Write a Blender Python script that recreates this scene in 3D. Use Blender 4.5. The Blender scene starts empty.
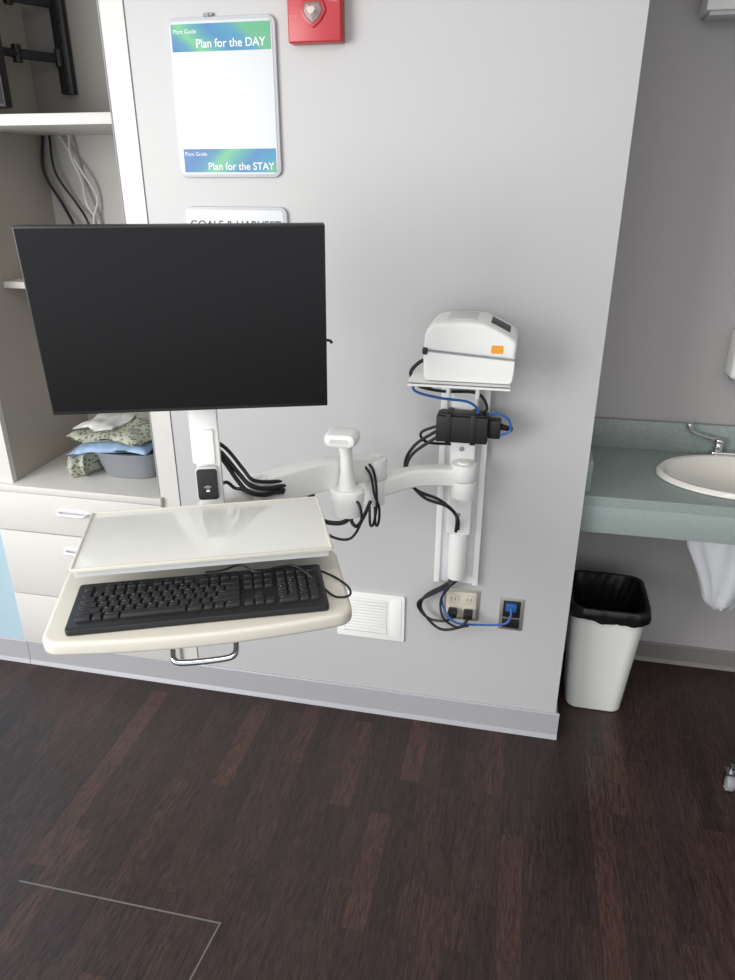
import bpy, bmesh, math, random
from mathutils import Matrix, Vector, noise
random.seed(4)
SC=bpy.context.scene
COL=bpy.context.collection
# ---------------------------------------------------------------- materials
def mat(name,col,rough=.5,metal=0.,var=.04,scale=40,bump=0.,spec=.5,trans=0.,coat=0.):
    m=bpy.data.materials.new(name);m.use_nodes=True
    nt=m.node_tree;N=nt.nodes;L=nt.links;b=N['Principled BSDF']
    b.inputs['Roughness'].default_value=rough;b.inputs['Metallic'].default_value=metal
    b.inputs['Specular IOR Level'].default_value=spec
    b.inputs['Transmission Weight'].default_value=trans
    b.inputs['Coat Weight'].default_value=coat
    tc=N.new('ShaderNodeTexCoord');nz=N.new('ShaderNodeTexNoise')
    nz.inputs['Scale'].default_value=scale;nz.inputs['Detail'].default_value=4
    L.new(tc.outputs['Object'],nz.inputs['Vector'])
    mx=N.new('ShaderNodeMix');mx.data_type='RGBA'
    mx.inputs[6].default_value=tuple(c*(1-var) for c in col)+(1,)
    mx.inputs[7].default_value=tuple(min(1,c*(1+var)) for c in col)+(1,)
    L.new(nz.outputs['Fac'],mx.inputs[0]);L.new(mx.outputs[2],b.inputs['Base Color'])
    if bump:
        bp=N.new('ShaderNodeBump');bp.inputs['Strength'].default_value=bump;bp.inputs['Distance'].default_value=.002
        L.new(nz.outputs['Fac'],bp.inputs['Height']);L.new(bp.outputs['Normal'],b.inputs['Normal'])
    return m
def s2l(r,g,b):
    f=lambda c:(c/255)/12.92 if c<=10 else (((c/255)+.055)/1.055)**2.4
    return (f(r),f(g),f(b))
M={}
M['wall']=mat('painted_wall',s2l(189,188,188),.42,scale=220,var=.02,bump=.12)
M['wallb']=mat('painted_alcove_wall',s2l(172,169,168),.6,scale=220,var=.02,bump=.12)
M['blue']=mat('pale_blue_panel',s2l(170,194,206),.5)
M['ceil']=mat('ceiling_paint',s2l(225,225,222),.8)
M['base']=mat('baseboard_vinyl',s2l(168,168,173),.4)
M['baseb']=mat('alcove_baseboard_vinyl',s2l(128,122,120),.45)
M['cab']=mat('cabinet_laminate',s2l(209,206,202),.4,scale=15,var=.015)
M['cabin']=mat('cabinet_inside_beige',s2l(168,161,150),.55,scale=15,var=.02)
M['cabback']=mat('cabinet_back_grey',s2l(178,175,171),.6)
M['cabshade']=mat('cabinet_upper_bay_shade',s2l(134,129,124),.6)  # darker copy of the back grey, shade of the upper bay put into the colour
M['gap']=mat('dark_gap',s2l(70,68,66),.8)
M['seam']=mat('grey_seam',s2l(150,152,156),.7)
M['white']=mat('white_plastic',s2l(237,237,234),.32,var=.01)
M['cream']=mat('cream_plastic',s2l(210,206,194),.35,var=.01)
M['surf']=mat('pale_work_surface',s2l(220,219,214),.12,var=.01)
M['greyp']=mat('grey_plastic',s2l(150,152,156),.45)
M['lgrey']=mat('light_grey_plastic',s2l(205,206,205),.45)
M['alu']=mat('brushed_aluminium',s2l(226,227,230),.35,metal=.1,var=.03)
M['chrome']=mat('chrome',s2l(210,212,215),.12,metal=1.,var=.01)
M['black']=mat('black_plastic',s2l(26,26,28),.45)
M['key']=mat('black_key_plastic',s2l(34,34,37),.5)
M['screen']=mat('dark_screen',s2l(15,15,17),.32,var=.01,spec=.3)
M['rubber']=mat('black_cable_rubber',s2l(20,20,22),.5)
M['bluec']=mat('blue_cable',s2l(40,95,165),.4)
M['whitec']=mat('grey_white_cable',s2l(205,205,205),.5)
M['red']=mat('red_plastic',s2l(184,46,54),.35)
M['lens']=mat('clear_strobe_lens',s2l(205,190,186),.1,metal=.25,var=.3,scale=160,coat=.6)
M['reflector']=mat('strobe_reflector',s2l(120,100,100),.2,metal=.7,var=.1)
M['faintink']=mat('pale_red_print',s2l(225,150,150),.6)
M['orange']=mat('orange_label',s2l(238,160,40),.5)
M['board']=mat('whiteboard_face',s2l(198,202,206),.25,var=.01)
M['frame']=mat('board_frame',s2l(192,194,198),.3)
M['ink']=mat('dark_ink',s2l(60,64,70),.6)
M['paper']=mat('white_print',s2l(230,232,234),.6)
M['porc']=mat('porcelain',s2l(240,236,228),.15,var=.01,coat=.4)
M['bin']=mat('bin_plastic',s2l(232,234,228),.4,var=.02)
M['liner']=mat('black_bin_liner',s2l(15,15,17),.33,scale=38,bump=.8)
M['steel']=mat('stainless_plate',s2l(190,188,180),.3,metal=.8)
M['ivory']=mat('ivory_plate',s2l(205,200,185),.4)
M['basin']=mat('grey_basin',s2l(130,134,138),.4)
M['tblue']=mat('light_blue_cloth',s2l(155,180,210),.9,scale=60,var=.08,bump=.5)
M['twhite']=mat('white_cloth',s2l(214,214,210),.9,scale=60,bump=.5)
M['cover']=mat('white_vinyl_cover',s2l(222,224,228),.5,scale=18,bump=.8)
def mat_cloth():
    m=mat('green_patterned_cloth',s2l(200,205,185),.9);nt=m.node_tree;N=nt.nodes;L=nt.links;b=N['Principled BSDF']
    tc=N.new('ShaderNodeTexCoord');v=N.new('ShaderNodeTexVoronoi');v.inputs['Scale'].default_value=75
    r=N.new('ShaderNodeValToRGB');r.color_ramp.elements[0].position=.25;r.color_ramp.elements[0].color=s2l(98,106,88)+(1,)
    r.color_ramp.elements[1].position=.5;r.color_ramp.elements[1].color=s2l(178,180,164)+(1,)
    L.new(tc.outputs['Object'],v.inputs['Vector']);L.new(v.outputs['Distance'],r.inputs[0]);L.new(r.outputs[0],b.inputs['Base Color']);return m
M['cloth']=mat_cloth()
def mat_counter():
    m=mat('speckled_teal_laminate',s2l(122,142,144),.4);nt=m.node_tree;N=nt.nodes;L=nt.links;b=N['Principled BSDF']
    tc=N.new('ShaderNodeTexCoord');v=N.new('ShaderNodeTexNoise');v.inputs['Scale'].default_value=340;v.inputs['Detail'].default_value=3
    r=N.new('ShaderNodeValToRGB');r.color_ramp.elements[0].position=.38;r.color_ramp.elements[0].color=s2l(134,147,145)+(1,)
    r.color_ramp.elements[1].position=.62;r.color_ramp.elements[1].color=s2l(159,169,166)+(1,)
    L.new(tc.outputs['Object'],v.inputs['Vector']);L.new(v.outputs['Fac'],r.inputs[0]);L.new(r.outputs[0],b.inputs['Base Color']);return m
M['counter']=mat_counter()
def mat_banner(name,ang):
    m=mat(name,s2l(60,140,180),.4);nt=m.node_tree;N=nt.nodes;L=nt.links;b=N['Principled BSDF']
    tc=N.new('ShaderNodeTexCoord');mp=N.new('ShaderNodeMapping');mp.inputs['Rotation'].default_value=(0,ang,0)
    sx=N.new('ShaderNodeSeparateXYZ');nz=N.new('ShaderNodeTexNoise');nz.inputs['Scale'].default_value=1.2;nz.inputs['Detail'].default_value=0
    ad=N.new('ShaderNodeMath');ad.operation='MULTIPLY_ADD';ad.inputs[1].default_value=.15
    r=N.new('ShaderNodeValToRGB');cr=r.color_ramp
    cr.elements[0].position=.10;cr.elements[0].color=s2l(40,105,165)+(1,)
    cr.elements[1].position=1.;cr.elements[1].color=s2l(85,165,125)+(1,)
    for p,c in ((.24,(50,130,160)),(.36,(100,178,125)),(.50,(65,150,150)),(.66,(42,118,168)),(.88,(55,138,170))):
        e=cr.elements.new(p);e.color=s2l(*c)+(1,)
    L.new(tc.outputs['Generated'],mp.inputs[0]);L.new(mp.outputs[0],sx.inputs[0]);L.new(tc.outputs['Generated'],nz.inputs['Vector'])
    L.new(nz.outputs['Fac'],ad.inputs[0]);L.new(sx.outputs['X'],ad.inputs[2])
    L.new(ad.outputs[0],r.inputs[0]);L.new(r.outputs[0],b.inputs['Base Color']);return m
M['banner']=mat_banner('green_blue_banner',.25)
M['banner2']=mat_banner('blue_green_banner',-.25)
def mat_floor():
    m=bpy.data.materials.new('dark_wood_planks');m.use_nodes=True;nt=m.node_tree;N=nt.nodes;L=nt.links;b=N['Principled BSDF']
    tc=N.new('ShaderNodeTexCoord');mp=N.new('ShaderNodeMapping');mp.inputs['Rotation'].default_value=(0,0,math.pi/2)
    L.new(tc.outputs['Object'],mp.inputs[0])
    br=N.new('ShaderNodeTexBrick');br.inputs['Scale'].default_value=1.
    br.inputs['Brick Width'].default_value=.36;br.inputs['Row Height'].default_value=.062
    br.inputs['Mortar Size'].default_value=.0006;br.inputs['Mortar Smooth'].default_value=.3;br.offset=.37;br.squash=1.
    br.inputs['Color1'].default_value=(0,0,0,1);br.inputs['Color2'].default_value=(1,1,1,1);br.inputs['Mortar'].default_value=(.35,.35,.35,1)
    br.inputs['Bias'].default_value=-.2
    L.new(mp.outputs[0],br.inputs['Vector'])
    mg=N.new('ShaderNodeMapping');mg.inputs['Scale'].default_value=(62,5.2,1)
    L.new(tc.outputs['Object'],mg.inputs[0])
    ng=N.new('ShaderNodeTexNoise');ng.inputs['Scale'].default_value=1.7;ng.inputs['Detail'].default_value=9;ng.inputs['Roughness'].default_value=.66;ng.inputs['Distortion'].default_value=2.4
    off=N.new('ShaderNodeVectorMath');off.operation='MULTIPLY_ADD';off.inputs[1].default_value=(37,11,5)
    L.new(br.outputs['Color'],off.inputs[0]);L.new(mg.outputs[0],off.inputs[2]);L.new(off.outputs[0],ng.inputs['Vector'])
    cr=N.new('ShaderNodeValToRGB');e=cr.color_ramp.elements
    e[0].position=.0;e[0].color=s2l(46,34,33)+(1,);e[1].position=1;e[1].color=s2l(86,60,52)+(1,)
    k=e.new(.65);k.color=s2l(56,41,39)+(1,)
    L.new(br.outputs['Color'],cr.inputs[0])
    g2=N.new('ShaderNodeValToRGB');g2.color_ramp.elements[0].position=.38;g2.color_ramp.elements[0].color=(.34,.32,.32,1);g2.color_ramp.elements[1].position=.64;g2.color_ramp.elements[1].color=(1.62,1.52,1.46,1)
    L.new(ng.outputs['Fac'],g2.inputs[0])
    mu=N.new('ShaderNodeMix');mu.data_type='RGBA';mu.blend_type='MULTIPLY';mu.inputs[0].default_value=.95
    L.new(cr.outputs[0],mu.inputs[6]);L.new(g2.outputs[0],mu.inputs[7])
    m2=N.new('ShaderNodeMix');m2.data_type='RGBA';m2.inputs[7].default_value=s2l(28,21,21)+(1,)
    L.new(br.outputs['Fac'],m2.inputs[0]);L.new(mu.outputs[2],m2.inputs[6]);L.new(m2.outputs[2],b.inputs['Base Color'])
    rr=N.new('ShaderNodeMapRange');rr.inputs[3].default_value=.26;rr.inputs[4].default_value=.48
    L.new(ng.outputs['Fac'],rr.inputs[0]);L.new(rr.outputs[0],b.inputs['Roughness'])
    bp=N.new('ShaderNodeBump');bp.inputs['Strength'].default_value=.4;bp.inputs['Distance'].default_value=.001
    L.new(ng.outputs['Fac'],bp.inputs['Height']);L.new(bp.outputs['Normal'],b.inputs['Normal'])
    b.inputs['Specular IOR Level'].default_value=.5
    return m
M['floor']=mat_floor()
# ---------------------------------------------------------------- mesh helpers
def nb(): return bmesh.new()
def _merge(bm,t):
    me=bpy.data.meshes.new('tmp');t.to_mesh(me);t.free();bm.from_mesh(me);bpy.data.meshes.remove(me)
def box(bm,lo,hi,bev=0.,seg=2,mtx=None):
    t=bmesh.new();lo=Vector(lo);hi=Vector(hi)
    bmesh.ops.create_cube(t,size=1,matrix=Matrix.Translation((lo+hi)/2)@Matrix.Diagonal((*(hi-lo),1)))
    if bev: bmesh.ops.bevel(t,geom=t.edges[:],offset=bev,segments=seg,affect='EDGES',profile=.5,clamp_overlap=True)
    if mtx: t.transform(mtx)
    _merge(bm,t)
def prism(bm,pts,axis,a0,a1,bev=0.,seg=2,mtx=None):
    t=bmesh.new()
    def v(p,a):
        return {'x':(a,p[0],p[1]),'y':(p[0],a,p[1]),'z':(p[0],p[1],a)}[axis]
    A=[t.verts.new(v(p,a0)) for p in pts];B=[t.verts.new(v(p,a1)) for p in pts];n=len(pts)
    fa=t.faces.new(A);fb=t.faces.new(B[::-1])
    for i in range(n): t.faces.new((A[i],A[(i+1)%n],B[(i+1)%n],B[i]))
    bmesh.ops.recalc_face_normals(t,faces=t.faces[:])
    if bev:
        es=list(set(fa.edges[:]+fb.edges[:]))
        bmesh.ops.bevel(t,geom=es,offset=bev,segments=seg,affect='EDGES',profile=.5,clamp_overlap=True)
    if mtx: t.transform(mtx)
    _merge(bm,t)
def rrect(x0,y0,x1,y1,r,n=6):
    P=[]
    for cx,cy,a in ((x1-r,y1-r,0),(x0+r,y1-r,90),(x0+r,y0+r,180),(x1-r,y0+r,270)):
        for i in range(n+1):
            t=math.radians(a+90*i/n);P.append((cx+r*math.cos(t),cy+r*math.sin(t)))
    return P
def cyl(bm,p0,p1,r0,r1=None,n=24,bev=0.):
    t=bmesh.new();p0=Vector(p0);p1=Vector(p1);d=p1-p0
    bmesh.ops.create_cone(t,cap_ends=True,segments=n,radius1=r0,radius2=r0 if r1 is None else r1,depth=d.length)
    if bev:
        es=[e for e in t.edges if any(len(f.verts)>4 for f in e.link_faces)]
        bmesh.ops.bevel(t,geom=es,offset=bev,segments=2,affect='EDGES',profile=.5,clamp_overlap=True)
    t.transform(Matrix.Translation((p0+p1)/2)@d.to_track_quat('Z','Y').to_matrix().to_4x4())
    _merge(bm,t)
def smooth_path(pts,k=8):
    P=[Vector(p) for p in pts]
    if len(P)<3: return P
    Q=[P[0]*2-P[1]]+P+[P[-1]*2-P[-2]];out=[]
    for i in range(1,len(Q)-2):
        a,b,c,d=Q[i-1:i+3]
        for j in range(k):
            t=j/k
            out.append(.5*((2*b)+(c-a)*t+(2*a-5*b+4*c-d)*t*t+(3*b-a-3*c+d)*t**3))
    out.append(P[-1]);return out
def tube(bm,pts,r,n=8,k=8,flat=1.):
    P=smooth_path(pts,k);rings=[];up=Vector((0,0,1));prev=None
    for i,p in enumerate(P):
        d=(P[min(i+1,len(P)-1)]-P[max(i-1,0)]).normalized()
        if prev is None:
            a=d.cross(up) if abs(d.dot(up))<.95 else d.cross(Vector((1,0,0)))
        else: a=prev-d*prev.dot(d)
        a.normalize();prev=a;b=d.cross(a)
        rings.append([bm.verts.new(p+a*r*math.cos(t)+b*r*flat*math.sin(t)) for t in [2*math.pi*j/n for j in range(n)]])
    for A,B in zip(rings,rings[1:]):
        for j in range(n): bm.faces.new((A[j],A[(j+1)%n],B[(j+1)%n],B[j]))
    bm.faces.new(rings[0][::-1]);bm.faces.new(rings[-1])
def loft(bm,rings,cap0=True,cap1=True):
    R=[[bm.verts.new(p) for p in r] for r in rings]
    n=len(R[0])
    for A,B in zip(R,R[1:]):
        for j in range(n): bm.faces.new((A[j],A[(j+1)%n],B[(j+1)%n],B[j]))
    if cap0: bm.faces.new(R[0][::-1])
    if cap1: bm.faces.new(R[-1])
def ell(cx,cy,z,rx,ry,n=40,e=2.):
    o=[]
    for i in range(n):
        t=2*math.pi*i/n;c,s=math.cos(t),math.sin(t)
        o.append((cx+rx*math.copysign(abs(c)**(2/e),c),cy+ry*math.copysign(abs(s)**(2/e),s),z))
    return o
def rootmat(o): return o.matrix_basis if o.parent is None else rootmat(o.parent)@o.matrix_basis
def mk(name,bm,m,parent=None,local=False,smooth=True,angle=40,**props):
    bmesh.ops.recalc_face_normals(bm,faces=bm.faces[:])
    me=bpy.data.meshes.new(name);bm.to_mesh(me);bm.free()
    if smooth:
        me.polygons.foreach_set('use_smooth',[True]*len(me.polygons));me.set_sharp_from_angle(angle=math.radians(angle))
    o=bpy.data.objects.new(name,me);COL.objects.link(o)
    me.materials.append(M[m] if isinstance(m,str) else m)
    if parent is not None:
        if not local: me.transform(rootmat(parent).inverted())
        o.parent=parent
    elif not local:
        c=[Vector(v.co) for v in me.vertices]
        lo=Vector([min(p[i] for p in c) for i in range(3)]);hi=Vector([max(p[i] for p in c) for i in range(3)])
        L=Vector(((lo.x+hi.x)/2,(lo.y+hi.y)/2,lo.z));me.transform(Matrix.Translation(-L));o.location=L
    for k,v in props.items(): o[k]=v
    return o
def root(name,loc,rot=(0,0,0),**props):
    o=bpy.data.objects.new(name,None);COL.objects.link(o);o.location=loc;o.rotation_euler=rot
    o.empty_display_size=.05
    for k,v in props.items(): o[k]=v
    return o
def textmesh(s,size,align='LEFT',depth=.0,bold=0.):
    cu=bpy.data.curves.new('t','FONT');cu.body=s;cu.size=size;cu.align_x=align;cu.extrude=depth;cu.offset=bold
    o=bpy.data.objects.new('t',cu);COL.objects.link(o);bpy.context.view_layer.update()
    dg=bpy.context.evaluated_depsgraph_get();me=bpy.data.meshes.new_from_object(o.evaluated_get(dg))
    bpy.data.objects.remove(o);me.materials.clear();return me
def text(name,s,size,mtx,m,parent,align='LEFT',bold=0.):
    me=textmesh(s,size,align,.0002,bold);me.transform(mtx);me.transform(rootmat(parent).inverted())
    o=bpy.data.objects.new(name,me);COL.objects.link(o);me.materials.append(M[m]);o.parent=parent;return o
def wallface(x,y,z): return Matrix.Translation((x,y,z))@Matrix.Rotation(math.pi/2,4,'X')
ST=dict(kind='structure')
WE=.213
# ---------------------------------------------------------------- room shell
bm=nb();box(bm,(-3.2,-3.6,-.05),(3.2,.6,0));mk('floor',bm,'floor',smooth=False,**ST)
bm=nb();box(bm,(-1.02,0,0),(WE,.6,2.6));mk('wall_front',bm,'wall',smooth=False,**ST)
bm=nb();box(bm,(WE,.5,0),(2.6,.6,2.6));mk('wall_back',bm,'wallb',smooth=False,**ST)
bm=nb();box(bm,(-3.2,0,0),(-1.707,.1,2.6));mk('wall_left',bm,'blue',smooth=False,**ST)
bm=nb();box(bm,(-3.2,-3.6,2.6),(3.2,.6,2.65));mk('ceiling',bm,'ceil',smooth=False,**ST)
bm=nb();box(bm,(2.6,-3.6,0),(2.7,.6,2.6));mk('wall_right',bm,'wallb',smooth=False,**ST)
def cove(bm,x0,x1,y,h):
    prism(bm,[(y,0),(y,h),(y-.004,h),(y-.007,h-.004),(y-.007,.014),(y-.013,.004),(y-.015,0)],'x',x0,x1)
bm=nb();cove(bm,-1.707,WE+.012,0,.098)
prism(bm,[(WE,0),(WE,.098),(WE+.004,.098),(WE+.007,.094),(WE+.007,.014),(WE+.012,.0)],'y',-.0,.49);mk('baseboard_front',bm,'base',smooth=False,**ST)
bm=nb();cove(bm,-3.0,-1.709,0,.098);mk('baseboard_left',bm,'base',smooth=False,**ST)
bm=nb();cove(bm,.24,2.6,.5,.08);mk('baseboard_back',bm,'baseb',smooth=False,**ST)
M['tape']=mat('floor_seam',s2l(104,98,98),.5)
bm=nb();box(bm,(-1.16,-.833,0),(-.6,-.829,.0008));mk('trim_1',bm,'tape',smooth=False,**ST)
bm=nb();box(bm,(-.604,-1.3,0),(-.6,-.833,.0008),mtx=Matrix.Translation((-.6,-.83,0))@Matrix.Rotation(-.1,4,'Z')@Matrix.Translation((.6,.83,0)));mk('trim_2',bm,'tape',smooth=False,**ST)
# ---------------------------------------------------------------- built-in cabinet
cab=root('built_in_cabinet',(-1.36,.22,.0),label="off-white built-in cabinet with open shelves above three drawers",category="cabinet")
bm=nb()
box(bm,(-1.707,.0,.1),(-1.625,.5,2.6));box(bm,(-1.09,-.0,.1),(-1.021,.5,2.6))
mk('body',bm,'cab',cab,smooth=False)
bm=nb();box(bm,(-1.0925,-.002,.08),(-1.0895,.5,2.6));box(bm,(-1.0228,-.003,.1),(-1.0215,.0,2.6));mk('edge_strip',bm,'seam',cab,smooth=False,label="thin grey seam strip beside the frame")  # solid grey strips that draw the seam lines along the frame
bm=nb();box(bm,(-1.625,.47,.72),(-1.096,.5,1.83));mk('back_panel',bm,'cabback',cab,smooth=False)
bm=nb();box(bm,(-1.625,.47,1.83),(-1.096,.5,2.6));mk('upper_back_panel',bm,'cabshade',cab,smooth=False,label="back panel of the upper bay, its shade put into a darker grey")
bm=nb();box(bm,(-1.628,.02,.74),(-1.6245,.47,1.815));box(bm,(-1.628,.02,1.84),(-1.6245,.47,2.6));mk('side_lining',bm,'cabin',cab,smooth=False,label="beige side lining of the open niche")
bm=nb();box(bm,(-1.707,-.018,.718),(-1.08,.47,.742),.002);mk('counter_board',bm,'cab',cab)
bm=nb();box(bm,(-1.6245,.005,1.812),(-1.0965,.47,1.84),.001);mk('shelf',bm,'cab',cab)
bm=nb();box(bm,(-1.624,.14,1.36),(-1.097,.47,1.38),.001);mk('shelf',bm,'cab',cab)
bm=nb();box(bm,(-1.70,.005,.08),(-1.085,.4,.717));mk('drawer_box',bm,'gap',cab,smooth=False)
for i,(z0,z1) in enumerate(((.572,.716),(.318,.568),(.101,.314))):
    bm=nb();box(bm,(-1.706,-.016,z0),(-1.082,.004,z1),.002);d=mk('drawer',bm,'cab',cab)
    hz=(.658,.512,.25)[i];hx=-1.405
    bm=nb();prism(bm,rrect(hx-.062,hz-.014,hx+.062,hz+.014,.0135),'y',-.0175,-.0155)
    tube(bm,[(hx-.052,-.016,hz),(hx-.05,-.030,hz),(hx-.03,-.036,hz),(hx+.03,-.036,hz),(hx+.05,-.030,hz),(hx+.052,-.016,hz)],.005)
    h=mk('handle',bm,'alu',cab);h.parent=d;h['label']="satin metal drawer pull"
tvm=root('wall_tv_bracket',(-1.5,.47,2.0),label="black steel swivel bracket fixed inside the open niche",category="tv mount")
bm=nb()
box(bm,(-1.512,.445,1.93),(-1.468,.4695,2.40),.002)
for z in (1.95,2.08,2.13,2.23): cyl(bm,(-1.49,.447,z),(-1.49,.440,z),.008,n=12)
mk('wall_plate',bm,'black',tvm)
AM=Matrix.Translation((-1.50,.44,0))@Matrix.Rotation(math.atan2(-.115,-.065)-0.0,4,'Z')
bm=nb();box(bm,(0,-.006,2.015),(.13,.006,2.042),.002,mtx=AM);cyl(bm,(-1.565,.325,2.005),(-1.565,.325,2.052),.014);tube(bm,[(-1.565,.325,2.028),(-1.572,.27,2.028),(-1.575,.203,2.028)],.012,k=2);cyl(bm,(-1.498,.438,2.005),(-1.498,.438,2.052),.012)
mk('swing_arm',bm,'black',tvm)
bm=nb();box(bm,(0,-.006,2.162),(.13,.006,2.182),.002,mtx=AM);cyl(bm,(-1.565,.325,2.155),(-1.565,.325,2.19),.014);tube(bm,[(-1.565,.325,2.172),(-1.572,.27,2.172),(-1.575,.203,2.172)],.010,k=2)
mk('swing_arm',bm,'black',tvm)
tv=root('television',(-1.58,.18,1.87),label="dark flat television seen edge-on in the niche",category="television")
bm=nb();box(bm,(-1.622,.165,1.87),(-1.518,.2,2.35),.006);mk('housing',bm,'black',tv)
bm=nb();box(bm,(-1.617,.1635,1.88),(-1.524,.1655,2.34));mk('screen',bm,'screen',tv)
def cable(name,pts,r,m,label,cat='cable',**k):
    bm=nb();tube(bm,pts,r);return mk(name,bm,m,label=label,category=cat,**k)
nl="loose cord hanging against the niche back"
def onb(l): return [(x,.452-.02*(i%2),z) for i,(x,z) in enumerate(l)]
G=dict(group="cords hanging in the niche")
cable('hanging_cord',onb([(-1.51,1.813),(-1.504,1.75),(-1.49,1.68),(-1.469,1.6),(-1.44,1.52),(-1.42,1.3815)]),.005,'whitec',"grey "+nl,**G)
cable('hanging_cord',onb([(-1.61,1.813),(-1.612,1.7),(-1.575,1.6),(-1.53,1.53),(-1.50,1.3815)]),.005,'rubber',"black "+nl,**G)
cable('hanging_cord',onb([(-1.585,1.813),(-1.57,1.70),(-1.52,1.6),(-1.475,1.54),(-1.45,1.3815)]),.004,'rubber',"black "+nl,**G)
cable('hanging_cord',onb([(-1.55,1.813),(-1.467,1.695),(-1.44,1.62),(-1.455,1.54),(-1.47,1.3815)]),.004,'whitec',"grey "+nl,**G)
bm=nb();cx,cy=-1.275,.2
loft(bm,[ell(cx,cy,.7425,.10,.085,e=3),ell(cx,cy,.83,.125,.105,e=3),ell(cx,cy,.832,.135,.115,e=3),ell(cx,cy,.838,.135,.115,e=3),ell(cx,cy,.838,.122,.102,e=3),ell(cx,cy,.75,.096,.08,e=3)]);mk('wash_basin',bm,'basin',label="grey plastic basin under folded linens on the drawer top",category="basin")
def clothblob(name,lo,hi,m,label,seed,amp=.012,sag=None):
    t=bmesh.new();lo=Vector(lo);hi=Vector(hi);nx,ny=30,16
    def lay(inv):
        g=[]
        for i in range(nx+1):
            row=[]
            for j in range(ny+1):
                u=i/nx;v=j/ny;x=lo.x+(hi.x-lo.x)*u;y=lo.y+(hi.y-lo.y)*v
                y+=.012*math.sin(u*9+seed);x+=.008*math.sin(v*7+seed*2)
                w=noise.noise(Vector((x*14,y*14,seed)))+.6*noise.noise(Vector((x*34,y*20,seed)))+.3*abs(noise.noise(Vector((x*60,y*30,seed))))
                e=min(u,1-u)*6;e2=min(v,1-v)*6;k=min(1,e,e2)
                zz=(lo.z+hi.z)/2+(.5*(hi.z-lo.z)*(k**.5))*(1 if not inv else -1)+(amp*w*(1 if not inv else .0))
                if sag: zz-=sag(u,v)
                row.append(t.verts.new((x,y,zz)))
            g.append(row)
        return g
    A=lay(False);B=lay(True)
    for i in range(nx):
        for j in range(ny):
            t.faces.new((A[i][j],A[i+1][j],A[i+1][j+1],A[i][j+1]));t.faces.new((B[i][j],B[i][j+1],B[i+1][j+1],B[i+1][j]))
    bmesh.ops.remove_doubles(t,verts=t.verts[:],dist=.0015)
    return mk(name,t,m,angle=180,label=label,category="linen")
clothblob('folded_towel',(-1.475,.07,.840),(-1.165,.33,.868),'tblue',"light blue folded pad lying across the grey basin",1.,.007,lambda u,v:.035*max(0,.35-u)/.35)
clothblob('patient_gown',(-1.455,.085,.868),(-1.18,.31,.902),'cloth',"green patterned folded gown on the blue pad",2.3,.011,lambda u,v:.010*max(0,u-.6))
clothblob('folded_towel',(-1.44,.12,.902),(-1.30,.30,.920),'twhite',"white folded cloth on top of the linen stack",5.1,.009)
clothblob('crumpled_gown',(-1.475,.07,.7425),(-1.395,.22,.825),'cloth',"patterned cloth crumpled beside the grey basin",7.7,.014)
# ---------------------------------------------------------------- wall boards
wb=root('whiteboard',(-.77,0,1.861),label="white framed planning board with green and blue banners",category="whiteboard")
bm=nb();prism(bm,rrect(-.911,1.683,-.631,2.038,.02),'y',-.010,0,.002);mk('frame',bm,'frame',wb)
bm=nb();prism(bm,rrect(-.902,1.691,-.639,2.030,.012),'y',-.0112,-.009);mk('writing_surface',bm,'board',wb)
bm=nb();box(bm,(-.897,-.0122,1.966),(-.643,-.011,2.024));mk('banner',bm,'banner',wb)
bm=nb();box(bm,(-.893,-.0122,1.695),(-.643,-.011,1.750));mk('banner',bm,'banner2',wb)
bm=nb();cyl(bm,(-.80,-.006,2.036),(-.80,-.006,2.046),.005);box(bm,(-.812,-.008,2.040),(-.788,0,2.046));mk('hanger',bm,'greyp',wb)
text('lettering',"Plan for the DAY",.0255,wallface(-.656,-.0124,1.974),'paper',wb,'RIGHT',.0003)
text('lettering',"Plan for the STAY",.0245,wallface(-.648,-.0124,1.701),'paper',wb,'RIGHT',.0003)
text('lettering',"Plant Guide",.013,wallface(-.892,-.0124,2.004),'paper',wb)
text('lettering',"Plant Guide",.013,wallface(-.889,-.0124,1.734),'paper',wb)
wb2=root('notice_board',(-.765,0,1.36),label="white framed board with dark lettering, mostly behind the monitor",category="board")
bm=nb();prism(bm,rrect(-.909,1.36,-.621,1.612,.02),'y',-.010,0,.002);mk('frame',bm,'frame',wb2)
bm=nb();prism(bm,rrect(-.900,1.368,-.630,1.604,.012),'y',-.0112,-.009);mk('writing_surface',bm,'board',wb2)
text('lettering',"GOALS & HARVEST",.030,wallface(-.765,-.0115,1.557),'ink',wb2,'CENTER',.0002)
# ---------------------------------------------------------------- fire alarm
fa=root('fire_alarm_strobe',(-.528,0,1.976),label="red wall fire alarm with a clear strobe lens",category="fire alarm")
bm=nb();box(bm,(-.590,-.04,1.972),(-.462,0,2.115),.004,3);mk('housing',bm,'red',fa)
dia=lambda a,b,c:[(-.528-a,2.034),(-.528-a*.6,2.034-b*.6),(-.528,2.034-b),(-.528+a*.6,2.034-b*.6),(-.528+a,2.034),(-.528+a*.7,2.034+c),(-.528-a*.7,2.034+c)]
bm=nb();prism(bm,dia(.032,.034,.024),'y',-.045,-.039,.002);mk('strobe_frame',bm,'red',fa)
bm=nb();prism(bm,dia(.024,.026,.017),'y',-.0465,-.0445);mk('reflector',bm,'reflector',fa)
t=nb();o7=dia(.021,.023,.014);i7=dia(.010,.010,.006)
A=[t.verts.new((x,-.0465,z)) for x,z in o7];B=[t.verts.new((x,-.060,z)) for x,z in i7]
for i in range(7): t.faces.new((A[i],A[(i+1)%7],B[(i+1)%7],B[i]))
t.faces.new(B);t.faces.new(A[::-1])
mk('strobe_lens',t,'lens',fa,smooth=False)
text('lettering',"FIRE",.010,wallface(-.488,-.0405,2.050),'faintink',fa)
text('lettering',"FIRE",.010,wallface(-.584,-.0405,2.020),'faintink',fa)
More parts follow.
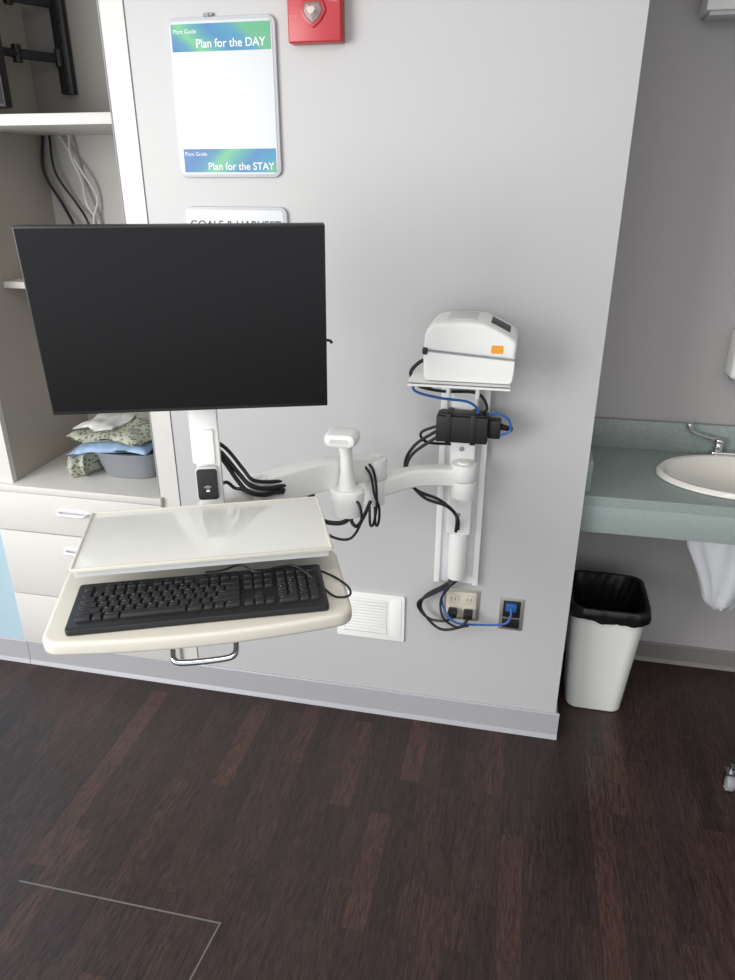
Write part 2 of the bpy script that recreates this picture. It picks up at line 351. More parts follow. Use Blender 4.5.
# ---------------------------------------------------------------- vent
vg=root('wall_vent_grille',(-.39,0,.3),label="white louvred wall grille above the baseboard",category="vent")
bm=nb();prism(bm,rrect(-.508,.303,-.286,.472,.006),'y',-.008,0,.002);mk('frame',bm,'white',vg)
bm=nb();box(bm,(-.485,-.0085,.325),(-.345,-.0075,.452));mk('opening',bm,'lgrey',vg)
bm=nb()
for i in range(11):
    z=.329+i*.0112;box(bm,(-.487,-.0105,z),(-.343,-.007,z+.009),.001)
box(bm,(-.33,-.010,.318),(-.296,-.007,.458),.001);mk('louvre_slats',bm,'white',vg)
# ---------------------------------------------------------------- outlets
o1=root('power_outlet',(-.11,0,.42),label="double-gang power outlet with plugged-in cords",category="outlet")
bm=nb();prism(bm,rrect(-.166,.413,-.054,.523,.005),'y',-.004,0,.001);mk('outer_plate',bm,'steel',o1)
bm=nb();prism(bm,rrect(-.156,.424,-.064,.514,.004),'y',-.007,-.003,.001);mk('cover_plate',bm,'ivory',o1)
for x in (-.134,-.086):
    for z in (.448,.49):
        bm=nb();prism(bm,rrect(x-.016,z-.014,x+.016,z+.014,.008),'y',-.010,-.006,.001)
        o=mk('receptacle',bm,'ivory',o1)
        bm=nb()
        for dx in (-.006,.006): box(bm,(x+dx-.001,-.0105,z-.004),(x+dx+.001,-.0098,z+.005))
        s=mk('slots',bm,'gap',o1);s.parent=o
for x,z in ((-.134,.448),(-.086,.448)):
    pl=root('power_plug',(x,-.01,z),label="black power plug in the wall outlet",category="plug",group="plugs in the wall outlet")
    bm=nb();box(bm,(x-.014,-.040,z-.012),(x+.014,-.0105,z+.012),.004);mk('body',bm,'black',pl)
    bm=nb();cyl(bm,(x,-.038,z),(x,-.055,z-.004),.006,.004);mk('strain_relief',bm,'rubber',pl)
o2=root('data_outlet',(.044,0,.4),label="stainless data outlet plate with a blue network cable",category="outlet")
bm=nb();prism(bm,rrect(.008,.396,.08,.508,.004),'y',-.004,0,.001);mk('cover_plate',bm,'steel',o2)
bm=nb();box(bm,(.018,-.006,.404),(.070,-.0035,.436),.001);mk('blank_insert',bm,'black',o2)
bm=nb();box(bm,(.018,-.006,.442),(.070,-.0035,.500),.001);mk('jack_insert',bm,'black',o2)
bm=nb();box(bm,(.026,-.020,.47),(.058,-.0055,.495),.002);mk('jack',bm,'bluec',o2)
# ---------------------------------------------------------------- articulated wall mount
YW=.388
wm=root('wall_mounted_workstation_arm',(-.13,0,.55),label="white articulated wall arm carrying a work surface and keyboard tray",category="workstation arm")
bm=nb()
box(bm,(-.197,-.012,.55),(-.064,0,1.205),.001);box(bm,(-.197,-.022,.55),(-.180,-.006,1.205),.001);box(bm,(-.081,-.022,.55),(-.064,-.006,1.205),.001)
mk('wall_rail',bm,'white',wm)
bm=nb();box(bm,(-.1805,-.0135,.552),(-.0805,-.0115,1.203));mk('rail_channel',bm,'alu',wm,label="silver-white channel plate of the rail")
bm=nb();box(bm,(-.163,-.06,.735),(-.094,-.0125,1.213),.005,3);mk('column',bm,'white',wm)
bm=nb();cyl(bm,(-.128,-.040,.585),(-.128,-.040,.738),.027,n=32,bev=.003);mk('lower_cylinder',bm,'white',wm)
for z in (.80,.85,1.0):
    bm=nb();cyl(bm,(-.131,-.0595,z),(-.131,-.063,z),.007,n=16,bev=.001);mk('bolt',bm,'greyp',wm)
bm=nb();box(bm,(-.262,-.214,1.216),(-.012,-.0,1.222),.001);box(bm,(-.175,-.12,1.16),(-.165,-.008,1.217),.001);box(bm,(-.1,-.12,1.16),(-.09,-.008,1.217),.001)
box(bm,(-.262,-.214,1.211),(-.012,-.208,1.222),.001)
mk('printer_shelf',bm,'white',wm)
bm=nb();cyl(bm,(-.12,-.092,.872),(-.12,-.092,.922),.034,n=32,bev=.003);cyl(bm,(-.12,-.092,.924),(-.12,-.092,.972),.034,n=32,bev=.003);cyl(bm,(-.12,-.092,.97),(-.12,-.092,.977),.018,n=24,bev=.001);box(bm,(-.15,-.095,.885),(-.09,-.058,.96),.004);mk('pivot',bm,'white',wm)
def beam(bm,pts,hw,hh,k=6,rd=.4):
    P=smooth_path(pts,k);rs=[]
    for i,p in enumerate(P):
        d=P[min(i+1,len(P)-1)]-P[max(i-1,0)];d.z=0;d.normalize();s=Vector((-d.y,d.x,0))
        f=i/(len(P)-1);H=hh(f) if callable(hh) else hh
        q=rrect(-hw,-H,hw,H,min(hw,H)*rd,4);e=min(i,len(P)-1-i);sc=1 if e>0 else .85
        rs.append([tuple(p+s*a*sc+Vector((0,0,b*sc))) for a,b in q])
    loft(bm,rs)
bm=nb();beam(bm,[(-.10,-.092,.928),(-.17,-.10,.934),(-.25,-.135,.938),(-.31,-.17,.928),(-.355,-.2,.918)],.022,.026);mk('lower_arm',bm,'white',wm)
bm=nb();cyl(bm,(-.348,-.2,.880),(-.348,-.2,.953),.029,n=32,bev=.003);cyl(bm,(-.348,-.2,.955),(-.348,-.2,1.010),.034,n=32,bev=.003);cyl(bm,(-.348,-.2,1.01),(-.348,-.2,1.018),.018,n=24,bev=.002);mk('elbow_joint',bm,'white',wm)
bm=nb();beam(bm,[(-.345,-.2,.986),(-.40,-.262,.997),(-.47,-.34,1.003),(-.56,-.44,1.002),(-.575,-.457,1.000)],.024,lambda f:.032+.006*math.sin(f*math.pi),rd=.25);mk('upper_arm',bm,'white',wm)
bm=nb();cyl(bm,(-.577,-.460,.957),(-.577,-.460,1.040),.027,n=32,bev=.003);cyl(bm,(-.577,-.460,1.039),(-.577,-.460,1.046),.014,n=24,bev=.001);beam(bm,[(-.577,-.46,1.0),(-.61,-.505,1.0),(-.645,-.555,1.0)],.016,.02);mk('end_link',bm,'white',wm)
R3=lambda x,y,z,a:Matrix.Translation((x,y,z))@Matrix.Rotation(a,4,'Z')
PM=R3(-.648,-.561,0,.334)
bm=nb();box(bm,(-.022,-.012,.975),(.030,.012,1.5),.004,mtx=PM);box(bm,(-.030,-.006,1.11),(-.020,.012,1.30),.002,mtx=PM);box(bm,(-.016,-.018,1.11),(.020,.0,1.19),.004,mtx=PM);mk('post',bm,'white',wm)
bm=nb();box(bm,(-.05,-.045,1.38),(.05,-.012,1.48),.004,mtx=PM);mk('monitor_bracket',bm,'black',wm)
bm=nb();box(bm,(-.03,-.05,.985),(.03,.012,1.012),.003,mtx=R3(-.648,-.561,0,YW));mk('tray_bracket',bm,'white',wm)
T=R3(-.588,-.720,0,YW)
bm=nb();prism(bm,[(p[0]*(1+.018*(p[1]<0)),p[1]) for p in rrect(-.239,-.1225,.239,.1225,.010)],'z',1.0215,1.0285,.002,mtx=T)
mk('work_surface',bm,'surf',wm)
bm=nb()
for lo,hi in (((-.2405,-.1235,1.0225),(.2405,-.1195,1.0305)),((-.2395,.1195,1.0225),(.2395,.1235,1.0305)),((-.2405,-.1215,1.0225),(-.2365,.1215,1.0305)),((.2365,-.1215,1.0225),(.2405,.1215,1.0305))): box(bm,lo,hi,.0012,mtx=T)
mk('surface_rim',bm,'cream',wm)
bm=nb();prism(bm,rrect(-.236,-.115,.236,-.109,.003),'z',1.008,1.0214,.001,mtx=T);mk('surface_lip',bm,'lgrey',wm)
bm=nb();prism(bm,rrect(-.222,-.05,.222,.118,.012),'z',.998,1.0205,.002,mtx=T)
for s in (-1,1): box(bm,(s*.2-.012,.03,.953),(s*.2+.012,.115,.999),.002,mtx=T)
mk('tray_frame',bm,'greyp',wm)
T2=R3(-.556,-.822,0,YW)
pts=[];w=.272
def q(t): return -.131-.022*(1-(t/.27)**2)
for i in range(0,7): a=math.radians(90+90*i/6);pts.append((-w+.03+.03*math.cos(a),.095+.03*math.sin(a)))
for i in range(0,7): a=math.radians(180+84*i/6);pts.append((-w+.032+.032*math.cos(a),-.103+.032*math.sin(a)))
for i in range(-5,6): pts.append((i*.042,q(i*.042)))
for i in range(0,7): a=math.radians(276+84*i/6);pts.append((w-.032+.032*math.cos(a),-.103+.032*math.sin(a)))
for i in range(0,7): a=math.radians(0+90*i/6);pts.append((w-.03+.03*math.cos(a),.095+.03*math.sin(a)))
bm=nb();prism(bm,pts,'z',.926,.955,.008,4,mtx=T2);mk('keyboard_tray',bm,'cream',wm)
bm=nb()
tube(bm,[T2@Vector(p) for p in ((-.055,-.10,.93),(-.056,-.118,.905),(-.052,-.135,.893),(-.03,-.14,.890),(.03,-.14,.890),(.052,-.135,.893),(.056,-.118,.905),(.055,-.10,.93))],.006,n=12);mk('pull_handle',bm,'chrome',wm,label="chrome loop handle under the tray")
# monitor
mo=root('computer_monitor',(-.63,-.644,1.43),(.113,0,.334),label="large black flat monitor, switched off, on the arm post",category="monitor")
bm=nb();box(bm,(-.27,-.012,-.1785),(.272,.010,.1765),.002);mk('bezel',bm,'black',mo,local=True)
bm=nb();box(bm,(-.267,-.0130,-.171),(.269,-.0115,.1735));mk('screen',bm,'screen',mo,local=True)
bm=nb();box(bm,(-.2,.009,-.12),(.2,.024,.13),.006);box(bm,(-.05,.023,-.05),(.05,.036,.05),.002);mk('back_housing',bm,'black',mo,local=True)
bm=nb();tube(bm,[(.262,.008,-.045),(.279,.008,-.047),(.284,.008,-.052)],.003);mk('side_hook',bm,'black',mo,local=True)
# card reader
T3=R3(-.640,-.584,0,.334)
cr=root('card_reader',(-.64,-.584,1.03),label="small black card reader clipped to the arm post",category="card reader")
bm=nb();prism(bm,rrect(-.024,1.033,.024,1.108,.008),'y',-.006,.0085,.002,mtx=T3);mk('body',bm,'lgrey',cr)
bm=nb();prism(bm,rrect(-.022,1.035,.022,1.106,.007),'y',-.0105,-.005,.001,mtx=T3);mk('face',bm,'black',cr)
bm=nb()
for r in (.004,.008): tube(bm,[T3@Vector((r*math.cos(a),-.0108,1.06+r*math.sin(a))) for a in [math.radians(k) for k in range(30,151,20)]],.0006,n=6,k=2)
prism(bm,rrect(-.004,1.054,.004,1.059,.002),'y',-.0112,-.0104,mtx=T3);mk('symbol',bm,'lgrey',cr)
# keyboard
kb=root('computer_keyboard',(-.541,-.862,.955),(0,0,YW),label="black full-size keyboard on the cream tray",category="keyboard")
bm=nb();prism(bm,rrect(-.230,-.078,.230,.078,.008),'z',.0005,.014,.003);mk('body',bm,'black',kb,local=True)
u=.0193;X0=-11.25*u
rows=[]
def row(y,items):
    x=X0
    for it in items:
        if isinstance(it,tuple): w_,l=it;rows.append((x+w_*u/2,y,w_,l));x+=w_*u
        else: x+=it*u
ys=[.052,.029,.010,-.009,-.028,-.047]
nm=lambda s:[(1,c) for c in s]
row(ys[0],[(1,'Esc'),1]+[(1,'F%d'%i) for i in (1,2,3,4)]+[.5]+[(1,'F%d'%i) for i in (5,6,7,8)]+[.5]+[(1,'F%d'%i) for i in (9,10,11,12)]+[.25,(1,''),(1,''),(1,''),.25,(1,''),(1,''),(1,''),(1,'')])
row(ys[1],nm('`1234567890-=')+[(2,''),.25,(1,''),(1,''),(1,''),.25,(1,''),(1,'/'),(1,'*'),(1,'-')])
row(ys[2],[(1.5,'Tab')]+nm('QWERTYUIOP[]')+[(1.5,'\\'),.25,(1,''),(1,''),(1,''),.25,(1,'7'),(1,'8'),(1,'9')])
row(ys[3],[(1.75,'Caps')]+nm("ASDFGHJKL;'")+[(2.25,'Enter'),3.5,(1,'4'),(1,'5'),(1,'6')])
row(ys[4],[(2.25,'Shift')]+nm('ZXCVBNM,./')+[(2.75,'Shift'),1.25,(1,''),1.25,(1,'1'),(1,'2'),(1,'3')])
row(ys[5],[(1.5,'Ctrl'),(1,''),(1.5,'Alt'),(6,''),(1.5,'Alt'),(1,''),(1,''),(1.5,'Ctrl'),.25,(1,''),(1,''),(1,''),.25,(2,'0'),(1,'.')])
rows+= [(X0+22*u,(ys[2]+ys[3])/2,1.001,'+'),(X0+22*u,(ys[4]+ys[5])/2,1.001,'')]
rows.sort(key=lambda r:r[1])
meshes={};leg=nb();extra=nb()
def keybm(bm,w_,h,ox=0,oy=0):
    a=w_*u/2-.0013;b=h/2-.0013
    q0=rrect(-a,-b,a,b,.0015,2);q1=rrect(-a+.0018,-b+.0016,a-.0018,b-.0022,.0015,2)
    loft(bm,[[(x+ox,y+oy,.0135) for x,y in q0],[(x+ox,y+oy,.0165) for x,y in q0],[(x+ox,y+oy,.0205) for x,y in q1]])
cnt=0
for (x,y,w_,l) in rows:
    h=.038 if w_==1.001 else .019
    if cnt<100:
        if w_ not in meshes:
            bm=nb();keybm(bm,w_,h);o=mk('key',bm,'key',kb,local=True);meshes[w_]=o.data
        else:
            o=bpy.data.objects.new('key',meshes[w_]);COL.objects.link(o);o.parent=kb
        o.location=(x,y,0)
    else: keybm(extra,w_,h,x,y)
    cnt+=1
    if l:
        me=textmesh(l,.0065 if len(l)==1 else .004);me.transform(Matrix.Translation((x-w_*u/2+.0045,y-.001 if len(l)==1 else y,.0207)))
        leg.from_mesh(me)
mk('key_cluster',extra,'key',kb,local=True,kind='stuff')
mk('key_legends',leg,'greyp',kb,local=True,smooth=False,kind='stuff')
cable('keyboard_cord',[(-.56,-.80,.9785),(-.53,-.79,.981),(-.50,-.77,.985),(-.46,-.785,.983),(-.43,-.76,.982),(-.40,-.745,.982),(-.37,-.76,.980),(-.33,-.785,.967),(-.30,-.80,.9575),(-.275,-.79,.9575),(-.285,-.76,.9575),(-.32,-.73,.9575),(-.35,-.72,.962)],.0022,'rubber',"thin black cord lying across the keyboard",'cable')
# scanner
sc=root('barcode_scanner',(-.392,-.33,.905),label="white handheld barcode scanner standing in its holder on the arm",category="scanner")
bm=nb();loft(bm,[ell(-.390,-.33,z,rx,ry,28) for z,rx,ry in ((.900,.026,.022),(.903,.037,.030),(.945,.044,.035),(.968,.044,.035),(.973,.039,.031))])
box(bm,(-.405,-.31,.93),(-.38,-.245,.97),.003);mk('holder',bm,'white',sc)
bm=nb();loft(bm,[ell(-.390+dx,-.33,z,rx,ry,24) for z,rx,ry,dx in ((.968,.025,.023,0),(.985,.021,.021,0),(1.02,.0155,.018,0),(1.06,.0145,.017,-.001),(1.085,.017,.018,-.003),(1.098,.024,.021,-.005))]);mk('grip',bm,'white',sc)
bm=nb();loft(bm,[[(x,-.335+dy,z) for x,z in rrect(-.398-a,1.110-b,-.398+a,1.110+b,b*.95,6)] for dy,a,b in ((-.04,.028,.010),(-.036,.036,.015),(-.02,.041,.0175),(.01,.041,.018),(.028,.036,.014),(.032,.028,.009))]);mk('scan_head',bm,'white',sc)
bm=nb();prism(bm,rrect(-.420,1.105,-.376,1.116,.004),'y',-.3760,-.3745);mk('scan_window',bm,'lgrey',sc)
# printer
pr=root('label_printer',(-.115,-.12,1.222),label="white rounded label printer on the wall shelf",category="printer")
bm=nb();prism(bm,[(-.216,1.225),(-.224,1.234),(-.227,1.296),(-.0065,1.281),(-.007,1.25),(-.009,1.231),(-.015,1.225)],'y',-.205,-.03,.004,3)
mk('base_shell',bm,'white',pr)
bm=nb();prism(bm,[(-.227,1.2985),(-.225,1.335),(-.219,1.350),(-.206,1.361),(-.188,1.366),(-.13,1.370),(-.088,1.368),(-.060,1.357),(-.022,1.338),(-.009,1.329),(-.005,1.320),(-.0065,1.2835)],'y',-.204,-.031,.010,4);mk('lid',bm,'white',pr)
bm=nb();prism(bm,[(-.223,1.2955),(-.223,1.2995),(-.010,1.2845),(-.010,1.2805)],'y',-.202,-.035);mk('seam',bm,'greyp',pr,smooth=False)
bm=nb()
Ms=Matrix.Translation((-.060,0,1.3575))@Matrix.Rotation(math.atan2(.019,.038),4,'Y')
box(bm,(-.012,-.150,-.001),(.040,-.075,.0014),.0005,mtx=Ms);mk('display_window',bm,'ink',pr)
bm=nb();box(bm,(-.175,-.17,1.367),(-.105,-.06,1.3715),.001);mk('roll_window',bm,'lgrey',pr)
bm=nb();prism(bm,rrect(-.064,1.299,-.036,1.318,.003),'y',-.2054,-.2034);mk('sticker',bm,'orange',pr,label="small orange label")
bm=nb();prism(bm,rrect(-.2285,1.289,-.216,1.306,.004),'y',-.2065,-.19);mk('side_slot',bm,'black',pr)
for x in (-.2,-.035):
    for y in (-.18,-.06):
        bm=nb();cyl(bm,(x,y,1.222),(x,y,1.2265),.008,n=16);mk('foot',bm,'black',pr)
# power box
pb=root('power_adapter',(-.128,-.06,1.04),label="black power adapter strapped to the wall column",category="power adapter")
bm=nb();box(bm,(-.198,-.122,1.038),(-.062,-.0605,1.110),.004,3);box(bm,(-.190,-.112,1.108),(-.070,-.066,1.114),.002);mk('body',bm,'black',pb)
for x in (-.165,-.1):
    bm=nb();box(bm,(x-.007,-.1245,1.035),(x+.007,-.0605,1.117),.001);mk('strap',bm,'rubber',pb)
bm=nb();box(bm,(-.062,-.105,1.050),(-.03,-.07,1.10),.003);cyl(bm,(-.03,-.088,1.080),(.0,-.08,1.072),.009,.006);mk('connector',bm,'rubber',pb)
# ---------------------------------------------------------------- cables
bl="black cable "
G=dict(group="cables between post and arm");L_=bl+"bundle looping from post to arm"
cable('black_cable',[(-.645,-.545,1.15),(-.628,-.515,1.11),(-.600,-.50,1.06),(-.575,-.500,1.035),(-.545,-.475,1.02),(-.52,-.425,1.01)],.0055,'rubber',L_,**G)
cable('black_cable',[(-.648,-.545,1.13),(-.632,-.515,1.10),(-.605,-.505,1.048),(-.580,-.505,1.022),(-.55,-.485,1.008),(-.52,-.43,1.00)],.0055,'rubber',L_,**G)
cable('black_cable',[(-.64,-.545,1.16),(-.622,-.508,1.122),(-.594,-.495,1.074),(-.572,-.495,1.048),(-.545,-.468,1.034),(-.52,-.42,1.02)],.0045,'rubber',L_,**G)
cable('black_cable',[(-.64,-.545,1.04),(-.622,-.53,1.052),(-.607,-.52,1.035),(-.590,-.515,1.03),(-.560,-.50,1.015),(-.52,-.435,.995)],.004,'rubber',L_,**G)
G=dict(group="cables hanging at the elbow")
cable('black_cable',[(-.375,-.34,.95),(-.352,-.36,.945),(-.348,-.36,.900),(-.375,-.36,.85),(-.42,-.36,.848),(-.45,-.37,.88),(-.47,-.39,.94),(-.48,-.36,.975)],.0035,'rubber',bl+"hanging below the scanner holder",**G)
cable('black_cable',[(-.375,-.33,.91),(-.39,-.355,.893),(-.42,-.36,.888),(-.45,-.37,.90),(-.47,-.38,.93),(-.47,-.35,.975)],.006,'rubber',bl+"coiled below the scanner holder",**G)
cable('black_cable',[(-.37,-.24,1.02),(-.340,-.245,.99),(-.330,-.25,.912),(-.338,-.25,.845),(-.35,-.24,.835),(-.358,-.21,.882)],.0035,'rubber',bl+"hanging in a loop at the elbow",**G)
cable('black_cable',[(-.38,-.25,1.02),(-.348,-.252,.985),(-.336,-.255,.93),(-.324,-.25,.89),(-.326,-.245,.845),(-.337,-.23,.83),(-.345,-.205,.881)],.0035,'rubber',bl+"hanging in a loop at the elbow",**G)
cable('black_cable',[(-.38,-.34,.91),(-.37,-.36,.893),(-.357,-.355,.885),(-.352,-.30,.89),(-.352,-.23,.895)],.005,'rubber',bl+"coiled below the scanner holder",**G)
G=dict(group="cables beside the wall column")
cable('black_cable',[(-.189,-.09,1.064),(-.255,-.10,1.016),(-.281,-.10,.956),(-.252,-.12,.898),(-.181,-.13,.874),(-.142,-.13,.845),(-.128,-.09,.80),(-.128,-.072,.76)],.0045,'rubber',bl+"looping down beside the wall column",**G)
cable('black_cable',[(-.188,-.1,1.05),(-.262,-.11,.99),(-.272,-.115,.93),(-.223,-.135,.88),(-.16,-.14,.862),(-.135,-.12,.83),(-.132,-.08,.79),(-.134,-.07,.75)],.0045,'rubber',bl+"looping down beside the wall column",**G)
cable('black_cable',[(-.189,-.09,1.075),(-.24,-.09,1.05),(-.225,-.08,1.02),(-.16,-.055,1.01)],.004,'rubber',bl+"looping down beside the wall column",**G)
cable('black_cable',[(-.21,-.07,1.20),(-.245,-.09,1.2),(-.25,-.095,1.18),(-.19,-.08,1.165),(-.10,-.08,1.165),(-.07,-.08,1.13),(-.08,-.08,1.108)],.004,'rubber',bl+"running below the printer shelf",**G)
cable('black_cable',[(-.222,-.08,1.25),(-.248,-.10,1.245),(-.270,-.11,1.215),(-.235,-.1,1.18),(-.20,-.08,1.185),(-.16,-.06,1.19)],.005,'rubber',bl+"running below the printer shelf",**G)
G=dict(group="blue network cables")
cable('blue_cable',[(-.20,-.06,1.208),(-.234,-.09,1.198),(-.262,-.1,1.185),(-.255,-.1,1.165),(-.192,-.1,1.152),(-.12,-.1,1.146),(-.091,-.1,1.125),(-.10,-.1,1.108)],.0035,'bluec',"blue network cable running below the printer shelf",**G)
cable('blue_cable',[(-.07,-.09,1.105),(-.045,-.1,1.12),(-.012,-.1,1.105),(-.005,-.1,1.075),(-.03,-.1,1.06)],.0035,'bluec',"blue network cable beside the power adapter",**G)
cable('blue_cable',[(-.14,-.035,.590),(-.162,-.04,.53),(-.165,-.04,.485),(-.125,-.062,.440),(-.048,-.04,.425),(.025,-.035,.435),(.042,-.03,.46),(.042,-.02,.482)],.0035,'bluec',"blue network cable plugged into the data outlet",**G)
G=dict(group="cables at the power outlet")
cable('black_cable',[(-.11,-.035,.59),(-.14,-.045,.56),(-.185,-.045,.527),(-.241,-.035,.475),(-.21,-.035,.426),(-.16,-.05,.43),(-.134,-.052,.444)],.0045,'rubber',bl+"looping down to the power outlet",**G)
cable('black_cable',[(-.12,-.04,.59),(-.165,-.04,.55),(-.22,-.03,.50),(-.23,-.03,.45),(-.171,-.055,.405),(-.11,-.06,.42),(-.086,-.052,.444)],.0045,'rubber',bl+"looping down to the power outlet",**G)
cable('black_cable',[(-.12,-.045,.59),(-.15,-.05,.545),(-.17,-.045,.50),(-.16,-.06,.45),(-.12,-.065,.425),(-.08,-.06,.43)],.0035,'rubber',bl+"looping down to the power outlet",**G)
# ---------------------------------------------------------------- sink counter
SX,SY,RX,RY=.70,.27,.255,.175
ct=root('vanity_counter',(1.1,.3,.73),label="speckled grey-teal laminate counter with backsplash in the alcove",category="counter")
t=nb();N=48
inn=[t.verts.new((SX+RX*.93*math.cos(2*math.pi*i/N),SY+RY*.93*math.sin(2*math.pi*i/N),.845)) for i in range(N)]
x0,x1,y0,y1=WE+.0005,2.0,.05,.499
out=[t.verts.new(p) for p in ((x0,y0,.845),(x1,y0,.845),(x1,y1,.845),(x0,y1,.845))]
es=[t.edges.new((inn[i],inn[(i+1)%N])) for i in range(N)]+[t.edges.new((out[i],out[(i+1)%4])) for i in range(4)]
bmesh.ops.triangle_fill(t,use_beauty=True,use_dissolve=False,edges=es)
r=bmesh.ops.extrude_face_region(t,geom=t.faces[:]);bmesh.ops.translate(t,verts=[v for v in r['geom'] if isinstance(v,bmesh.types.BMVert)],vec=(0,0,-.03))
mk('worktop',t,'counter',ct,smooth=False)
bm=nb();box(bm,(x0,.05,.73),(x1,.07,.8148),.002);mk('apron',bm,'counter',ct)
bm=nb();box(bm,(x0,.481,.845),(x1,.499,.945),.002);mk('backsplash',bm,'counter',ct)
bm=nb();box(bm,(x0,.075,.845),(x0+.022,.481,.940),.002);mk('side_splash',bm,'counter',ct)
sk=root('sink_basin',(SX,SY,.845),label="white oval drop-in sink basin in the grey-teal counter",category="sink")
bm=nb();loft(bm,[ell(SX,SY,z,RX*s,RY*s,56) for s,z in ((.905,.8455),(.98,.8455),(1.0,.848),(.995,.856),(.96,.862),(.90,.860),(.86,.850),(.80,.82),(.66,.785),(.4,.765),(.08,.760),(.0801,.752),(.42,.756),(.70,.775),(.84,.82),(.905,.8455))],False,False)
bmesh.ops.remove_doubles(bm,verts=bm.verts[:],dist=.0001)
mk('bowl',bm,'porc',sk)
bm=nb();cyl(bm,(SX,SY,.752),(SX,SY,.763),.0215,n=24);mk('drain',bm,'chrome',sk)
fc=root('sink_faucet',(.76,.45,.845),label="chrome faucet with lever handles behind the sink",category="faucet")
bm=nb();prism(bm,rrect(.635,.446,.885,.478,.015),'z',.8455,.866,.004);mk('deck_plate',bm,'chrome',fc)
for sx in (.66,.86):
    bm=nb();cyl(bm,(sx,.462,.864),(sx,.462,.895),.017,.015,bev=.002);cyl(bm,(sx,.462,.893),(sx,.462,.908),.019,bev=.003);sg=-1 if sx<.76 else 1
    tube(bm,[(sx,.462,.905),(sx+sg*.04,.458,.912),(sx+sg*.085,.452,.927),(sx+sg*.10,.45,.945)],.007,n=10);cyl(bm,(sx+sg*.098,.45,.94),(sx+sg*.103,.45,.957),.010,bev=.002)
    mk('lever',bm,'chrome',fc)
bm=nb();tube(bm,[(.76,.462,.86),(.76,.462,.93),(.76,.445,.965),(.76,.40,.975),(.76,.36,.955),(.76,.35,.93)],.010,n=12);mk('spout',bm,'chrome',fc)
bm=nb();loft(bm,[[(x+.007*math.sin(9*math.atan2(y-.3,x-.70)+z*20)*(1 if z>.5 else .5),y+.006*math.sin(7*math.atan2(y-.3,x-.70)),z) for x,y,z in ell(c,.3,z,rx,ry,48)] for c,z,rx,ry in ((.705,.751,.128,.10),(.70,.66,.135,.11),(.702,.60,.120,.10),(.708,.53,.090,.085),(.716,.46,.068,.06),(.718,.41,.055,.045),(.719,.385,.040,.034),(.719,.376,.018,.018))])
mk('pipe_cover',bm,'cover',angle=60,label="white vinyl drain pipe cover hanging under the sink",category="pipe cover")
sd=root('soap_dispenser',(.71,.5,1.10),label="white wall soap dispenser above the backsplash",category="soap dispenser")
bm=nb();box(bm,(.640,.41,1.115),(.77,.4999,1.258),.012,4);mk('housing',bm,'white',sd)
bm=nb();box(bm,(.653,.415,1.10),(.757,.49,1.118),.006);mk('nozzle_bar',bm,'greyp',sd)
lf=root('wall_light_fixture',(.6,.5,2.05),label="white wall light fixture high in the alcove",category="light fixture")
bm=nb();box(bm,(.400,.40,2.078),(1.0,.4999,2.2),.004);mk('housing',bm,'white',lf)
bm=nb();box(bm,(.41,.41,2.068),(.987,.49,2.080),.003);mk('diffuser',bm,'lgrey',lf)
# ---------------------------------------------------------------- trash can
tc=root('trash_can',(.36,.26,0),label="white plastic trash can with black liner under the counter",category="trash can")
def rr3(x0,y0,x1,y1,r,z): return [(x,y,z) for x,y in rrect(x0,y0,x1,y1,r,10)]
bm=nb()
loft(bm,[rr3(.266,.165,.438,.345,.035,0),rr3(.261,.16,.443,.35,.038,.004),rr3(.241,.137,.473,.377,.045,.385),rr3(.234,.13,.480,.384,.048,.387),rr3(.234,.13,.480,.384,.048,.412),rr3(.241,.137,.473,.377,.045,.412),rr3(.266,.165,.438,.345,.035,.02)])
mk('bin_body',bm,'bin',tc)
bm=nb()
def lr(k,z,w=.004,dz=0.):
    o=[]
    P=rrect(.234-k,.13-k,.480+k,.384+k,.048,10);n=len(P)
    Q=[]
    for i in range(n):
        a=Vector(P[i]);b=Vector(P[(i+1)%n]);m=14 if i%11==10 else 1
        for j in range(m): Q.append(a.lerp(b,j/m))
    c=Vector((.357,.257))
    for p in Q:
        an=math.atan2(p.y-c.y,p.x-c.x)
        f=.5*math.sin(an*23+z*30)+.9*noise.noise(Vector((math.cos(an)*5,math.sin(an)*5,z*14)))+.6*noise.noise(Vector((math.cos(an)*14,math.sin(an)*14,z*30)))
        d=(p-c).normalized();o.append((p.x+d.x*w*f,p.y+d.y*w*f,z+dz*(noise.noise(Vector((math.cos(an)*1.6,math.sin(an)*1.6,2)))+.12*noise.noise(Vector((math.cos(an)*9,math.sin(an)*9,4))))))
    return o
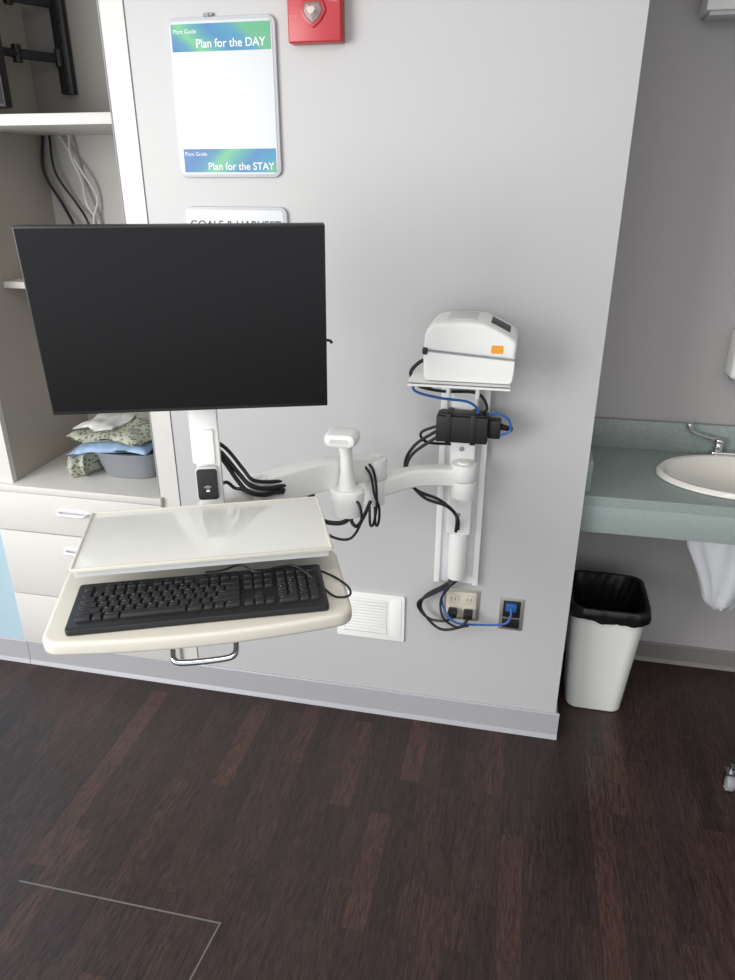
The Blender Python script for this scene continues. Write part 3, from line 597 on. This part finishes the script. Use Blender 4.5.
loft(bm,[lr(.004,.372,.002,.035),lr(.005,.382,.003,.018),lr(.006,.396,.0035,.005),lr(.005,.411,.003,.002),lr(.001,.418,.001,.002),lr(-.009,.4165,.002),lr(-.014,.39,.006),lr(-.026,.34,.012),lr(-.040,.26,.016),lr(-.054,.17,.016),lr(-.066,.08,.012)],False,True)
mk('liner_bag',bm,'liner',tc,angle=50)
cs=root('furniture_caster',(.72,-.115,0),label="grey swivel caster wheel with chrome fork on the floor",category="caster wheel")
bm=nb();cyl(bm,(.71,-.115,.028),(.732,-.115,.028),.028,n=32,bev=.004);mk('wheel',bm,'greyp',cs)
bm=nb();box(bm,(.704,-.125,.02),(.708,-.105,.066));box(bm,(.734,-.125,.02),(.738,-.105,.066));box(bm,(.704,-.13,.062),(.738,-.1,.068));cyl(bm,(.721,-.115,.068),(.721,-.115,.09),.008);mk('fork',bm,'chrome',cs)
# ---------------------------------------------------------------- lights
w=bpy.data.worlds.new('w');SC.world=w;w.use_nodes=True
bg=w.node_tree.nodes['Background'];bg.inputs[0].default_value=(.93,.96,1,1);bg.inputs[1].default_value=1.25
def area(name,loc,target,sx,sy,e,col):
    l=bpy.data.lights.new(name,'AREA');l.shape='RECTANGLE';l.size=sx;l.size_y=sy;l.energy=e;l.color=col
    o=bpy.data.objects.new(name,l);COL.objects.link(o);o.location=loc
    o.rotation_euler=(Vector(target)-Vector(loc)).to_track_quat('-Z','Y').to_euler();return o
area('window_daylight',(-2.6,-3.0,1.7),(-.2,0,1.2),1.8,1.5,95,(1,.99,.97))
area('ceiling_panel_light',(.0,-1.9,2.58),(0,-1.9,0),1.2,.6,16,(1,.98,.95))
# ---------------------------------------------------------------- camera
cd=bpy.data.cameras.new('camera');cam=bpy.data.objects.new('camera',cd);COL.objects.link(cam);SC.camera=cam
psi=math.radians(12.0);th=math.radians(23.5)
cam.location=(0,-1.92,1.68);cam.rotation_euler=(math.pi/2-th,0,psi)
cd.sensor_fit='VERTICAL';cd.sensor_height=36;cd.lens=716/980*36;cd.clip_start=.05
SC.view_settings.view_transform='Standard'
